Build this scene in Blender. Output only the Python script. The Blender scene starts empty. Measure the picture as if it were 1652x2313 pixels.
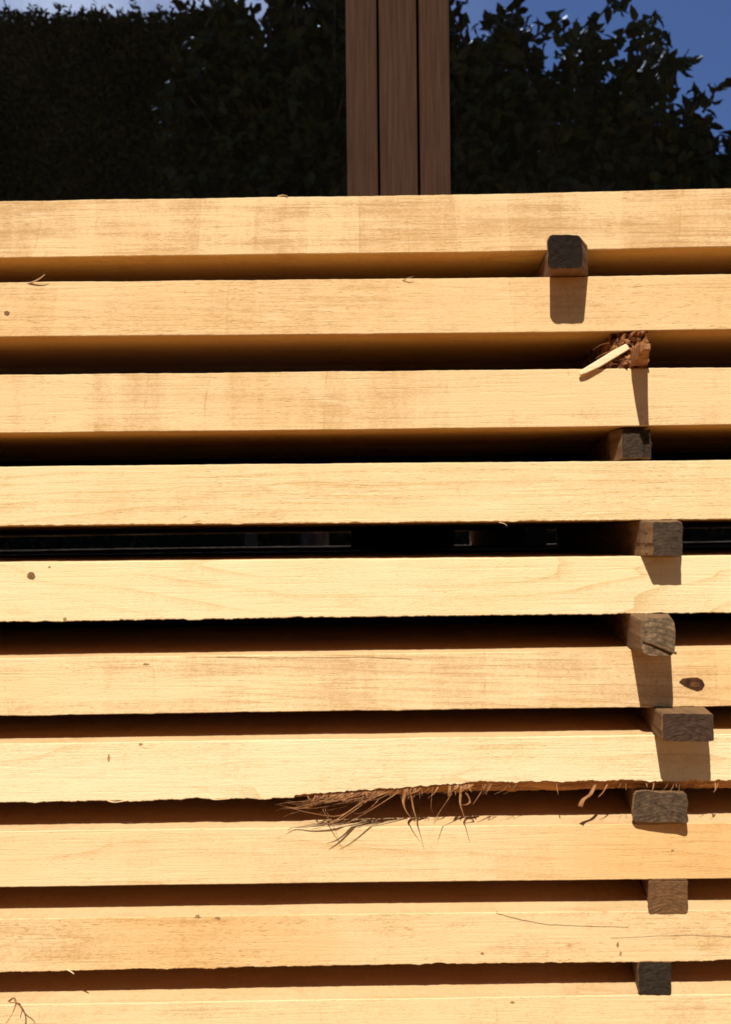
import bpy, bmesh, math, random
from mathutils import Vector, Matrix, noise

# ------------------------------------------------------------------ camera
S = bpy.context.scene
C = S.collection
ZC = 0.58                       # eye height above the ground
D = 0.78                        # distance to the front of the stack
G = 1.42                        # distance to the window glass
K = 0.375e-3 / D                # slope of one photo pixel
PX, PY = 826.0, 1215.0          # where the optical axis meets the photo
ROLL = math.radians(0.60)
RIGHT = Vector((math.cos(ROLL), 0, -math.sin(ROLL)))
UP = Vector((math.sin(ROLL), 0, math.cos(ROLL)))
EYE = Vector((0, 0, ZC))

cam = bpy.data.cameras.new('camera')
cob = bpy.data.objects.new('camera', cam)
C.objects.link(cob)
cob.matrix_world = Matrix(((RIGHT.x, UP.x, 0, 0), (0, 0, -1, 0), (RIGHT.z, UP.z, 0, ZC), (0, 0, 0, 1)))
cam.sensor_fit = 'VERTICAL'
cam.sensor_height = 36.0
cam.lens = 36.0 / (2313 * K)
cam.shift_y = (PY - 1156.5) / 2313
cam.clip_start = 0.02
cam.clip_end = 2000
cam.dof.use_dof = True
cam.dof.focus_distance = D
cam.dof.aperture_fstop = 15.0
S.camera = cob

# ------------------------------------------------------------------ light
TO_SUN = Vector((-9.0, -32.0, 41.0)).normalized()
elev = math.asin(TO_SUN.z)
w = bpy.data.worlds.new('World')
S.world = w
w.use_nodes = True
nt = w.node_tree
sky = nt.nodes.new('ShaderNodeTexSky')
sky.sky_type = 'NISHITA'
sky.sun_disc = False
sky.sun_elevation = elev
sky.sun_rotation = math.atan2(TO_SUN.x, TO_SUN.y)
sky.dust_density = 0.3
sky.ozone_density = 2.0
# thin white cloud low over the trees, in one part of the sky
tc = nt.nodes.new('ShaderNodeTexCoord')
def wn(kind, **kw):
    x = nt.nodes.new(kind)
    for k, v in kw.items(): setattr(x, k, v)
    return x
sp = wn('ShaderNodeSeparateXYZ'); nt.links.new(tc.outputs['Generated'], sp.inputs[0])
cn = wn('ShaderNodeTexNoise'); nt.links.new(tc.outputs['Generated'], cn.inputs['Vector'])
cn.inputs['Scale'].default_value = 7.0; cn.inputs['Detail'].default_value = 6.0; cn.inputs['Roughness'].default_value = 0.6
mr = wn('ShaderNodeMapRange'); nt.links.new(cn.outputs[0], mr.inputs[0]); mr.inputs[1].default_value = 0.36; mr.inputs[2].default_value = 0.66
mx = wn('ShaderNodeMapRange'); nt.links.new(sp.outputs[0], mx.inputs[0]); mx.inputs[1].default_value = 0.14; mx.inputs[2].default_value = -0.14
my = wn('ShaderNodeMapRange'); nt.links.new(sp.outputs[1], my.inputs[0]); my.inputs[1].default_value = -0.55; my.inputs[2].default_value = -0.75
mm = wn('ShaderNodeMath', operation='MULTIPLY'); nt.links.new(mr.outputs[0], mm.inputs[0]); nt.links.new(mx.outputs[0], mm.inputs[1])
m2 = wn('ShaderNodeMath', operation='MULTIPLY'); nt.links.new(mm.outputs[0], m2.inputs[0]); nt.links.new(my.outputs[0], m2.inputs[1])
cm = wn('ShaderNodeMix', data_type='RGBA'); nt.links.new(m2.outputs[0], cm.inputs[0]); nt.links.new(sky.outputs[0], cm.inputs[6]); cm.inputs[7].default_value = (15, 14, 13, 1)
nt.links.new(cm.outputs[2], nt.nodes['Background'].inputs[0])
nt.nodes['Background'].inputs[1].default_value = 0.05

sun = bpy.data.lights.new('sun', 'SUN')
sun.energy = 4.6
sun.angle = math.radians(0.5)
sun.color = (1.0, 0.94, 0.86)
sob = bpy.data.objects.new('sun', sun)
C.objects.link(sob)
sob.rotation_euler = (-TO_SUN).to_track_quat('-Z', 'Y').to_euler()
sob.location = TO_SUN * 20

S.view_settings.view_transform = 'Standard'
S.view_settings.look = 'None'
S.view_settings.exposure = 0.36
S.view_settings.gamma = 1.0
S.cycles.filter_width = 1.8
S.cycles.max_bounces = 10
S.cycles.diffuse_bounces = 4
S.cycles.caustics_reflective = False

# ------------------------------------------------------------------ helpers
def P(px, py, depth):
    """world point seen at a photo pixel, at a distance from the eye plane"""
    return EYE + (RIGHT * ((px - PX) * K) + UP * ((PY - py) * K) + Vector((0, 1, 0))) * depth

def Q(px, py, p=0.0):
    return P(px, py, D - p)

def obj(name, bm, mats, parent=None, smooth=False, loc=None):
    me = bpy.data.meshes.new(name)
    if loc is not None:
        bmesh.ops.translate(bm, verts=bm.verts, vec=-Vector(loc))
    bm.normal_update()
    if smooth:
        for f in bm.faces:
            f.smooth = True
    bm.to_mesh(me)
    bm.free()
    for m in (mats if isinstance(mats, (list, tuple)) else [mats]):
        me.materials.append(m)
    o = bpy.data.objects.new(name, me)
    C.objects.link(o)
    if parent is not None:
        o.parent = parent
        if loc is not None:
            o.location = Vector(loc) - parent.location
        else:
            o.location = -parent.location
    elif loc is not None:
        o.location = loc
    return o

def tag(o, label=None, cat=None, group=None, kind=None):
    if label: o['label'] = label
    if cat: o['category'] = cat
    if group: o['group'] = group
    if kind: o['kind'] = kind
    return o

def empty(name, loc):
    o = bpy.data.objects.new(name, None)
    C.objects.link(o)
    o.location = loc
    o.empty_display_size = 0.05
    return o

def box(bm, lo, hi, bevel=0.0):
    r = bmesh.ops.create_cube(bm, size=1.0)
    vs = r['verts']
    for v in vs:
        v.co = Vector([lo[i] + (v.co[i] + 0.5) * (hi[i] - lo[i]) for i in range(3)])
    if bevel:
        es = list({e for v in vs for e in v.link_edges})
        bmesh.ops.bevel(bm, geom=es, offset=bevel, segments=2, affect='EDGES', profile=0.5)

def tube(bm, pts, r0, r1, sides=5, flat=1.0):
    rings = []
    n = len(pts)
    for i, p in enumerate(pts):
        t = (pts[min(i + 1, n - 1)] - pts[max(i - 1, 0)]).normalized()
        a = t.cross(Vector((0.31, 0.2, 0.93)))
        if a.length < 1e-4: a = t.cross(Vector((1, 0, 0)))
        a.normalize()
        b = t.cross(a)
        r = r0 + (r1 - r0) * i / (n - 1)
        rings.append([bm.verts.new(p + a * r * math.cos(2 * math.pi * k / sides) + b * r * flat * math.sin(2 * math.pi * k / sides)) for k in range(sides)])
    fs = []
    for i in range(n - 1):
        for k in range(sides):
            fs.append(bm.faces.new((rings[i][k], rings[i][(k + 1) % sides], rings[i + 1][(k + 1) % sides], rings[i + 1][k])))
    fs.append(bm.faces.new(list(reversed(rings[0]))))
    fs.append(bm.faces.new(rings[-1]))
    return fs

def n1(x, s=0.0):
    return noise.noise(Vector((x, s * 7.31 + 0.5, s * 3.17 + 0.2)))

# ------------------------------------------------------------------ materials
class NB:
    """short hand for building a node tree"""
    def __init__(self, name):
        self.m = bpy.data.materials.new(name)
        self.m.use_nodes = True
        self.t = self.m.node_tree
        self.b = self.t.nodes['Principled BSDF']
    def n(self, kind, **kw):
        x = self.t.nodes.new(kind)
        for k, v in kw.items():
            setattr(x, k, v)
        return x
    def l(self, a, b):
        self.t.links.new(a, b)
    def setin(self, sock, v):
        if isinstance(v, bpy.types.NodeSocket): self.l(v, sock)
        else: sock.default_value = v
    def math(self, op, a, b=None, c=None, clamp=False):
        x = self.n('ShaderNodeMath', operation=op, use_clamp=clamp)
        self.setin(x.inputs[0], a)
        if b is not None: self.setin(x.inputs[1], b)
        if c is not None: self.setin(x.inputs[2], c)
        return x.outputs[0]
    def mix(self, f, a, b, mode='MIX'):
        x = self.n('ShaderNodeMix', data_type='RGBA', blend_type=mode)
        self.setin(x.inputs[0], f)
        self.setin(x.inputs[6], a)
        self.setin(x.inputs[7], b)
        return x.outputs[2]
    def rng(self, v, a, b, c=0.0, d=1.0, smooth=False):
        x = self.n('ShaderNodeMapRange')
        if smooth: x.interpolation_type = 'SMOOTHSTEP'
        self.setin(x.inputs[0], v)
        for i, q in enumerate((a, b, c, d)): x.inputs[i + 1].default_value = q
        return x.outputs[0]
    def noise(self, vec, scale, detail=4.0, rough=0.5, dist=0.0):
        x = self.n('ShaderNodeTexNoise')
        self.l(vec, x.inputs['Vector'])
        x.inputs['Scale'].default_value = scale
        x.inputs['Detail'].default_value = detail
        x.inputs['Roughness'].default_value = rough
        x.inputs['Distortion'].default_value = dist
        return x.outputs[0]
    def vec(self, scale, off=(0, 0, 0), rot=(0, 0, 0)):
        if not hasattr(self, 'tc'):
            self.tc = self.n('ShaderNodeTexCoord')
        x = self.n('ShaderNodeMapping')
        self.l(self.tc.outputs['Object'], x.inputs[0])
        x.inputs['Scale'].default_value = scale
        x.inputs['Location'].default_value = off
        x.inputs['Rotation'].default_value = rot
        return x.outputs[0]

def c4(c): return (c[0], c[1], c[2], 1.0)

def pine(name, seed, light, dark, ang=0.0, streak=0.5, ring=0.3, ringscale=26.0, tick=0.4, saw=0.3, patches=(), bow=0.0):
    b = NB(name)
    rnd = random.Random(seed)
    off = (rnd.uniform(-9, 9), rnd.uniform(-9, 9), rnd.uniform(-9, 9))
    rot = (0, math.radians(ang), 0)
    # broad soft streaks along the grain
    v = b.vec((5, 20, 70), off, rot)
    s1 = b.rng(b.noise(v, 1.0, 5.0, 0.6, 0.4), 0.34, 0.68, 0, 1)
    # growth rings: bands across the edge, long and wandering
    vr = b.vec((1.0, 4.0, 9.0), off, rot)
    wob = b.noise(vr, 1.3, 3.0, 0.5, 0.2)
    sep = b.n('ShaderNodeSeparateXYZ')
    b.l(b.vec((1, 1, 1), (0, 0, 0), rot), sep.inputs[0])
    zz = b.math('ADD', b.math('MULTIPLY', sep.outputs[2], ringscale * 6.0), b.math('MULTIPLY', wob, 9.0))
    if bow:
        x2 = b.math('MULTIPLY', sep.outputs[0], sep.outputs[0])
        zz = b.math('ADD', zz, b.math('MULTIPLY', x2, bow))
    rr = b.math('FRACT', zz)
    r1 = b.math('POWER', rr, 5.0)
    fade = b.rng(b.noise(b.vec((4, 10, 20), off), 1.0, 2.0), 0.35, 0.62)
    r1 = b.math('MULTIPLY', r1, fade)
    # short dark ticks and fuzz left by the saw
    vt = b.vec((130, 300, 760), off, (0, math.radians(ang * 3 - 3), 0))
    tk = b.rng(b.noise(vt, 1.0, 2.0, 0.6), 0.60, 0.74)
    tkm = b.rng(b.noise(b.vec((9, 9, 30), off), 1.0, 3.0), 0.42, 0.62)
    tk = b.math('MULTIPLY', tk, tkm)
    vf = b.vec((420, 700, 900), off)
    fz = b.noise(vf, 1.0, 3.0, 0.65)
    # fine long lines
    vl = b.vec((14, 100, 520), off, (0, math.radians(ang * 1.5), 0))
    ln = b.rng(b.noise(vl, 1.0, 3.0, 0.6, 0.5), 0.5, 0.72)
    # cross bands of the saw
    sx = b.n('ShaderNodeSeparateXYZ')
    b.l(b.vec((1, 1, 1), off), sx.inputs[0])
    wv = b.math('ADD', b.math('MULTIPLY', sx.outputs[0], 21.0), b.math('MULTIPLY', b.noise(b.vec((3, 3, 6), off), 1.0, 1.0), 1.5))
    wn = b.n('ShaderNodeTexWhiteNoise', noise_dimensions='1D')
    b.l(b.math('FLOOR', wv), wn.inputs['W'])
    nb = b.noise(b.vec((55, 2, 4), off), 1.0, 3.0, 0.6)
    band = b.math('ADD', b.math('MULTIPLY', b.math('SUBTRACT', wn.outputs[0], 0.5), 0.32 * saw),
                  b.math('MULTIPLY', b.math('SUBTRACT', nb, 0.5), 0.85 * saw))
    blotch = b.rng(b.noise(b.vec((7, 7, 16), off), 1.0, 3.0, 0.55), 0.42, 0.72)
    f = b.math('ADD', b.math('MULTIPLY', s1, streak * 0.55), b.math('MULTIPLY', r1, ring * 1.05))
    f = b.math('ADD', f, b.math('MULTIPLY', tk, tick))
    f = b.math('ADD', f, b.math('MULTIPLY', ln, streak * 0.38))
    f = b.math('ADD', f, b.math('MULTIPLY', b.math('SUBTRACT', fz, 0.5), 1.0))
    mot = b.noise(b.vec((190, 190, 250), off), 1.0, 4.0, 0.6)
    f = b.math('ADD', f, b.math('MULTIPLY', b.math('SUBTRACT', mot, 0.5), 0.62))
    lowf = b.math('MULTIPLY', b.math('SUBTRACT', b.noise(b.vec((11, 6, 26), off), 1.0, 3.0, 0.6), 0.5), 0.7)
    f = b.math('ADD', f, lowf)
    wn2 = b.n('ShaderNodeTexWhiteNoise', noise_dimensions='1D')
    b.l(b.math('ADD', b.math('FLOOR', wv), 77.3), wn2.inputs['W'])
    cut = b.math('MULTIPLY', b.math('LESS_THAN', b.math('FRACT', wv), 0.035), b.rng(wn2.outputs[0], 0.5, 0.8))
    cut = b.math('MULTIPLY', cut, b.rng(b.noise(b.vec((40, 40, 90), off), 1.0, 3.0), 0.35, 0.65))
    f = b.math('ADD', f, b.math('MULTIPLY', cut, 0.45 * saw))
    f = b.math('MULTIPLY', b.math('SUBTRACT', f, band), 1.75)
    f = b.math('SUBTRACT', f, 0.20, clamp=True)
    col = b.mix(f, c4(light), c4(dark))
    orange = (light[0] * 0.92, light[1] * 0.80, light[2] * 0.60)
    col = b.mix(b.math('MULTIPLY', blotch, 0.30), col, c4(orange), 'MIX')
    hl = b.rng(b.noise(b.vec((20, 30, 190), off, rot), 1.0, 3.0, 0.6), 0.54, 0.74)
    hl = b.math('MULTIPLY', hl, b.rng(b.noise(b.vec((16, 9, 40), off), 1.0, 3.0), 0.45, 0.65))
    col = b.mix(b.math('MULTIPLY', hl, 0.6), col, c4((min(0.93, light[0] * 1.08), min(0.8, light[1] * 1.16), light[2] * 1.28)))
    so = b.n('ShaderNodeSeparateXYZ')
    b.l(b.vec((1, 1, 1)), so.inputs[0])
    xw = b.math('ADD', so.outputs[0], b.math('MULTIPLY', b.math('SUBTRACT', b.noise(b.vec((9, 9, 25), off), 1.0, 3.0), 0.5), 0.10))
    for (x0, x1, amt, pc) in patches:
        m = b.math('MULTIPLY', b.rng(xw, x0, x0 + (x1 - x0) * 0.4, 0, 1, True), b.rng(xw, x1 - (x1 - x0) * 0.25, x1, 1, 0, True))
        col = b.mix(b.math('MULTIPLY', m, amt), col, c4(pc), 'MULTIPLY')
    b.l(col, b.b.inputs['Base Color'])
    b.b.inputs['Roughness'].default_value = 0.72
    b.b.inputs['Specular IOR Level'].default_value = 0.25
    bp = b.n('ShaderNodeBump')
    bp.inputs['Strength'].default_value = 0.55
    bp.inputs['Distance'].default_value = 0.0006
    h = b.math('ADD', fz, b.math('MULTIPLY', tk, -0.8))
    b.l(b.math('ADD', h, b.math('MULTIPLY', ln, -0.5)), bp.inputs['Height'])
    b.l(bp.outputs[0], b.b.inputs['Normal'])
    return b.m

def speckled(name, dark, light, sx=(260, 260, 260), lo=0.35, hi=0.7, bump=0.6, rough=0.85, detail=4.0):
    b = NB(name)
    n = b.noise(b.vec(sx), 1.0, detail, 0.65)
    col = b.mix(b.rng(n, lo, hi), c4(dark), c4(light))
    b.l(col, b.b.inputs['Base Color'])
    b.b.inputs['Roughness'].default_value = rough
    b.b.inputs['Specular IOR Level'].default_value = 0.2
    bp = b.n('ShaderNodeBump')
    bp.inputs['Strength'].default_value = bump
    bp.inputs['Distance'].default_value = 0.001
    b.l(n, bp.inputs['Height'])
    b.l(bp.outputs[0], b.b.inputs['Normal'])
    return b.m

M_wane = speckled('torn wood', (0.20, 0.075, 0.024), (0.62, 0.32, 0.12), (30, 300, 300))
M_fibre = speckled('torn fibres', (0.17, 0.065, 0.022), (0.44, 0.215, 0.085), (90, 90, 90))
M_fibre_pale = speckled('pale fibres', (0.70, 0.48, 0.26), (0.80, 0.60, 0.36), (90, 90, 90))
M_knot = speckled('knot wood', (0.030, 0.010, 0.004), (0.10, 0.036, 0.012), (200, 200, 200))
M_knot_core = speckled('knot heart', (0.09, 0.034, 0.012), (0.19, 0.08, 0.028), (200, 200, 200))
M_pin = speckled('pin knot', (0.14, 0.075, 0.026), (0.30, 0.17, 0.065), (250, 250, 250))
M_blem = speckled('bruised wood', (0.24, 0.13, 0.05), (0.42, 0.26, 0.11), (200, 200, 200))
M_crack = speckled('crack', (0.10, 0.055, 0.022), (0.20, 0.11, 0.045), (200, 200, 200))
M_side = speckled('sticker side', (0.22, 0.11, 0.045), (0.50, 0.30, 0.14), (200, 12, 160))
M_black = speckled('dark slit', (0.02, 0.011, 0.007), (0.045, 0.026, 0.015))

# ------------------------------------------------------------------ ground
b = NB('gravel yard')
n = b.noise(b.vec((38, 38, 38)), 1.0, 6.0, 0.7)
n2 = b.noise(b.vec((1.3, 1.3, 1.3)), 1.0, 4.0, 0.6)
col = b.mix(b.rng(n, 0.3, 0.72), c4((0.22, 0.105, 0.032)), c4((0.44, 0.225, 0.075)))
col = b.mix(b.math('MULTIPLY', b.rng(n2, 0.4, 0.7), 0.4), col, c4((0.26, 0.13, 0.045)))
b.l(col, b.b.inputs['Base Color'])
b.b.inputs['Roughness'].default_value = 0.95
bp = b.n('ShaderNodeBump'); bp.inputs['Distance'].default_value = 0.01
b.l(n, bp.inputs['Height']); b.l(bp.outputs[0], b.b.inputs['Normal'])
bm = bmesh.new()
bmesh.ops.create_grid(bm, x_segments=8, y_segments=8, size=400)
tag(obj('ground', bm, b.m), 'pale gravel yard under the stack', kind='structure')

# ------------------------------------------------------------------ building front with the windows
b = NB('brown stained frame')
n = b.noise(b.vec((240, 60, 9)), 1.0, 4.0, 0.6, 0.3)
n2 = b.noise(b.vec((500, 500, 500)), 1.0, 2.0)
col = b.mix(b.rng(n, 0.3, 0.72), c4((0.036, 0.0180, 0.0105)), c4((0.074, 0.040, 0.0245)))
col = b.mix(b.math('MULTIPLY', n2, 0.35), col, c4((0.024, 0.0115, 0.0065)))
b.l(col, b.b.inputs['Base Color'])
b.b.inputs['Roughness'].default_value = 0.8
b.b.inputs['Specular IOR Level'].default_value = 0.04
bp = b.n('ShaderNodeBump'); bp.inputs['Strength'].default_value = 0.4; bp.inputs['Distance'].default_value = 0.0008
b.l(n, bp.inputs['Height']); b.l(bp.outputs[0], b.b.inputs['Normal'])
M_frame = b.m

b = NB('dark reflecting glass')
b.b.inputs['Base Color'].default_value = (0.45, 0.57, 0.86, 1)      # blue mirror-coated sun glass
b.b.inputs['Metallic'].default_value = 1.0
b.b.inputs['Roughness'].default_value = 0.0
b.b.inputs['Specular Tint'].default_value = (0.5, 0.7, 1.0, 1)
bp = b.n('ShaderNodeBump'); bp.inputs['Strength'].default_value = 0.05; bp.inputs['Distance'].default_value = 0.002
b.l(b.noise(b.vec((4, 4, 4)), 1.0, 2.0), bp.inputs['Height']); b.l(bp.outputs[0], b.b.inputs['Normal'])
# thin dust film outside, added as haze to lift the dark reflections
df = b.n('ShaderNodeBsdfDiffuse'); df.inputs[0].default_value = (0.30, 0.27, 0.19, 1)
ms = b.n('ShaderNodeMixShader')
dn = b.noise(b.vec((5, 5, 3)), 1.0, 5.0, 0.6)
b.l(b.rng(dn, 0.3, 0.7, 0.003, 0.009), ms.inputs[0])
b.l(b.b.outputs[0], ms.inputs[1]); b.l(df.outputs[0], ms.inputs[2])
b.l(ms.outputs[0], b.t.nodes['Material Output'].inputs[0])
M_glass = b.m
M_wall = speckled('brown timber cladding', (0.06, 0.03, 0.017), (0.11, 0.06, 0.036), (3, 60, 90), rough=0.8)

YF = G - 0.035                   # front of the frames
def fx(px): return P(px, 250, YF).x
xa, xb_, xc, xd, xe, xf = fx(783), fx(853), fx(858), fx(943), fx(949), fx(1017)
ZB, ZT = 0.16, 2.35
XL, XR = -2.2, 2.4
bld = empty('building_front', (xc, G, 0))
tag(bld, 'building front with dark windows and brown timber post behind the stack', 'building')
def frame_ring(bm, x0, x1, z0, z1, wl, wr, wt, y0, y1):
    box(bm, (x0, y0, z0), (x0 + wl, y1, z1), 0.002)
    box(bm, (x1 - wr, y0, z0), (x1, y1, z1), 0.002)
    box(bm, (x0 + wl, y0 + 0.001, z1 - wt), (x1 - wr, y1 - 0.001, z1), 0.001)
    box(bm, (x0 + wl, y0 + 0.001, z0), (x1 - wr, y1 - 0.001, z0 + wt), 0.001)
for (x0, x1, wl, wr, lab) in ((XL, xb_, 0.06, xb_ - xa, 'dark window reflecting hedge and dense leaves'),
                              (xe, XR, xf - xe, 0.06, 'dark window reflecting branches against blue sky')):
    bm = bmesh.new()
    frame_ring(bm, x0, x1, ZB, ZT, wl, wr, 0.07, YF, G + 0.03)
    wo = obj('window', bm, M_frame, bld)
    wo['label'] = lab
    bm = bmesh.new()
    box(bm, (x0 + wl - 0.004, G - 0.004, ZB + 0.066), (x1 - wr + 0.004, G + 0.006, ZT - 0.066))
    o = obj('pane', bm, M_glass, None)
    o.parent = wo
    o.location = (0, 0, 0)
bm = bmesh.new()
box(bm, (xc, YF + 0.001, ZB), (xd, G + 0.04, ZT), 0.002)
obj('post', bm, M_frame, bld)
bm = bmesh.new()
box(bm, (xb_ - 0.002, G + 0.004, ZB), (xe + 0.002, G + 0.06, ZT))
obj('groove_backing', bm, M_black, bld)
bm = bmesh.new()
box(bm, (-5, G - 0.02, 0), (XL - 0.003, G + 0.2, 3.0))
box(bm, (XR + 0.003, G - 0.02, 0), (5, G + 0.2, 3.0))
box(bm, (XL - 0.002, G - 0.018, ZT + 0.003), (XR + 0.002, G + 0.2, 2.998))
box(bm, (XL - 0.002, G - 0.018, 0), (XR + 0.002, G + 0.2, ZB - 0.003))
obj('wall', bm, M_wall, bld)

# ------------------------------------------------------------------ planks
# photo pixel lines of the front edge: top and bottom, each a list of (x, y); recess behind the stack's front
ROWS = [
    dict(t=[(0, 454), (640, 445), (1232, 436), (1652, 424)], b=[(0, 582), (1232, 567), (1652, 556)], rec=0.016, rb=0.10),
    dict(t=[(0, 637), (420, 634), (1232, 626), (1652, 619)], b=[(0, 761), (1232, 751), (1652, 744)], rec=0.0, rb=0.08),
    dict(t=[(0, 847), (1652, 830)], b=[(0, 978), (826, 970), (1652, 959)], rec=0.001, rb=0.08),
    dict(t=[(0, 1054), (1652, 1039.5)], b=[(0, 1188), (1652, 1173)], rec=-0.001, rb=0.35),
    dict(t=[(0, 1270), (1652, 1255)], b=[(0, 1405), (826, 1393), (1652, 1384)], rec=0.0, rb=0.45),
    dict(t=[(0, 1487), (826, 1477), (1652, 1465)], b=[(0, 1617), (826, 1605), (1652, 1595)], rec=0.001, rb=0.2),
    dict(t=[(0, 1680), (1652, 1658)], b=[(0, 1813), (640, 1803), (1652, 1788)], rec=-0.001, rb=0.5),
    dict(t=[(0, 1878), (826, 1868), (1652, 1859)], b=[(0, 2004), (826, 1993), (1652, 1985)], rec=0.001, rb=0.12),
    dict(t=[(0, 2076), (826, 2064), (1652, 2056)], b=[(0, 2196), (826, 2180), (1652, 2171)], rec=0.0, rb=0.45),
    dict(t=[(0, 2270), (826, 2257), (1652, 2245)], b=[(0, 2393), (1652, 2368)], rec=0.0, rb=0.3),
]
def wline(pts, dep):
    ps = [P(x, y, dep) for x, y in pts]
    xs = [p.x for p in ps]; zs = [p.z for p in ps]
    def f(x):
        if x <= xs[0]: return zs[0] + 0.004 * max(-1.5, (x - xs[0]))
        if x >= xs[-1]: return zs[-1] + 0.004 * min(1.5, (x - xs[-1]))
        for i in range(len(xs) - 1):
            if x <= xs[i + 1]:
                t = (x - xs[i]) / (xs[i + 1] - xs[i])
                return zs[i] + (zs[i + 1] - zs[i]) * t
    # round the corners of the line a little
    return lambda x: (f(x - 0.06) + f(x - 0.02) + f(x + 0.02) + f(x + 0.06)) / 4
for r in ROWS:
    r['ft'] = wline(r['t'], D + r['rec'])
    r['fb'] = wline(r['b'], D + r['rec'])
DEEP = 0.245

def xs_fine(x0, x1, a=-0.36, c=0.36, step=0.0011):
    out = []
    x = x0
    while x < a - 0.03:
        out.append(x); x += 0.03
    x = a
    while x < c:
        out.append(x); x += step
    x = c
    while x < x1:
        out.append(x); x += 0.03
    out.append(x1)
    return out

def tear(i, x):
    """how far the front face's lower corner is torn away (only the seventh plank)"""
    if i != 6: return 0.0
    px = PX + x / (K * D)
    if px < 660: return 0.0
    h = (1803 - (px - 640) * 0.0148) - (1797 - 30 * min(1, max(0, (px - 660) / 420)) - 3 * max(0, (px - 1080) / 572))
    return max(0.0, h) * K * D

LIGHT = [(0.80, 0.56, 0.285), (0.80, 0.545, 0.265), (0.80, 0.565, 0.285), (0.83, 0.63, 0.34), (0.86, 0.68, 0.38),
         (0.85, 0.63, 0.34), (0.86, 0.69, 0.40), (0.82, 0.615, 0.33), (0.80, 0.58, 0.30), (0.82, 0.61, 0.325)]
DARK = [(0.56, 0.34, 0.14), (0.60, 0.37, 0.15), (0.60, 0.37, 0.155), (0.66, 0.44, 0.19), (0.68, 0.47, 0.21),
        (0.60, 0.38, 0.17), (0.68, 0.47, 0.22), (0.64, 0.41, 0.17), (0.56, 0.34, 0.13), (0.62, 0.39, 0.17)]
OR = (0.93, 0.74, 0.52)
PARM = [dict(streak=0.95, ring=0.2, tick=0.75, saw=0.9, ang=0.5), dict(streak=0.55, ring=0.25, tick=0.7, saw=0.6, ang=-2.5),
        dict(streak=0.55, ring=0.15, tick=0.6, saw=0.9, ang=1.0), dict(streak=0.35, ring=0.45, ringscale=14, tick=0.45, saw=0.35, ang=1.2),
        dict(streak=0.22, ring=0.55, ringscale=9, tick=0.25, saw=0.3, ang=-1.5, bow=-18.0),
        dict(streak=0.75, ring=0.5, ringscale=22, tick=0.55, saw=0.5, ang=-2.0, patches=[(0.06, 2.0, 0.8, (0.96, 0.80, 0.62)), (0.20, 0.55, 0.6, (0.97, 0.85, 0.68))]),
        dict(streak=0.3, ring=0.5, ringscale=10, tick=0.35, saw=0.4, ang=2.0),
        dict(streak=0.35, ring=0.35, ringscale=12, tick=0.3, saw=0.45, ang=-1.0, bow=14.0, patches=[(0.05, 0.55, 0.8, OR)]),
        dict(streak=0.4, ring=0.3, ringscale=10, tick=0.95, saw=0.35, ang=7.0, bow=-16.0, patches=[(-0.30, 0.0, 0.6, (0.95, 0.80, 0.62))]),
        dict(streak=0.5, ring=0.3, tick=0.45, saw=0.4, ang=1.0)]
LABELS = [
    'topmost pale plank of the stack, its edge meeting the dark windows',
    'second plank from the top, crossed by the long shadow of a dark block',
    'third plank from the top, with a narrow tapering shadow under a broken splinter',
    'clean pale plank above the gap one can see light through',
    'palest plank with a round dark pin knot near one end',
    'plank turning orange around a dark teardrop knot',
    'plank with a torn brown lower edge and hanging fibres',
    'plank with the thin fibre shadows and an orange swirl of grain',
    'speckled plank with a long thin crack, second from the bottom',
    'lowest plank, with a curled fibre standing on its top edge',
]
M_under = pine('shade-darkened lower face', 6, (0.52, 0.29, 0.085), (0.38, 0.18, 0.05))  # undersides coloured darker to put the gaps' shade into the wood
M_rear = pine('shade-darkened rear plank', 8, (0.20, 0.115, 0.05), (0.13, 0.07, 0.03))  # rear row coloured dark so the see-through gap stays dim
M_top = pine('toned-down upper face', 5, (0.72, 0.505, 0.255), (0.56, 0.35, 0.15))  # tops coloured below the front faces to tone down sunlit strips and gaps
planks = []
pmats = []
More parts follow.
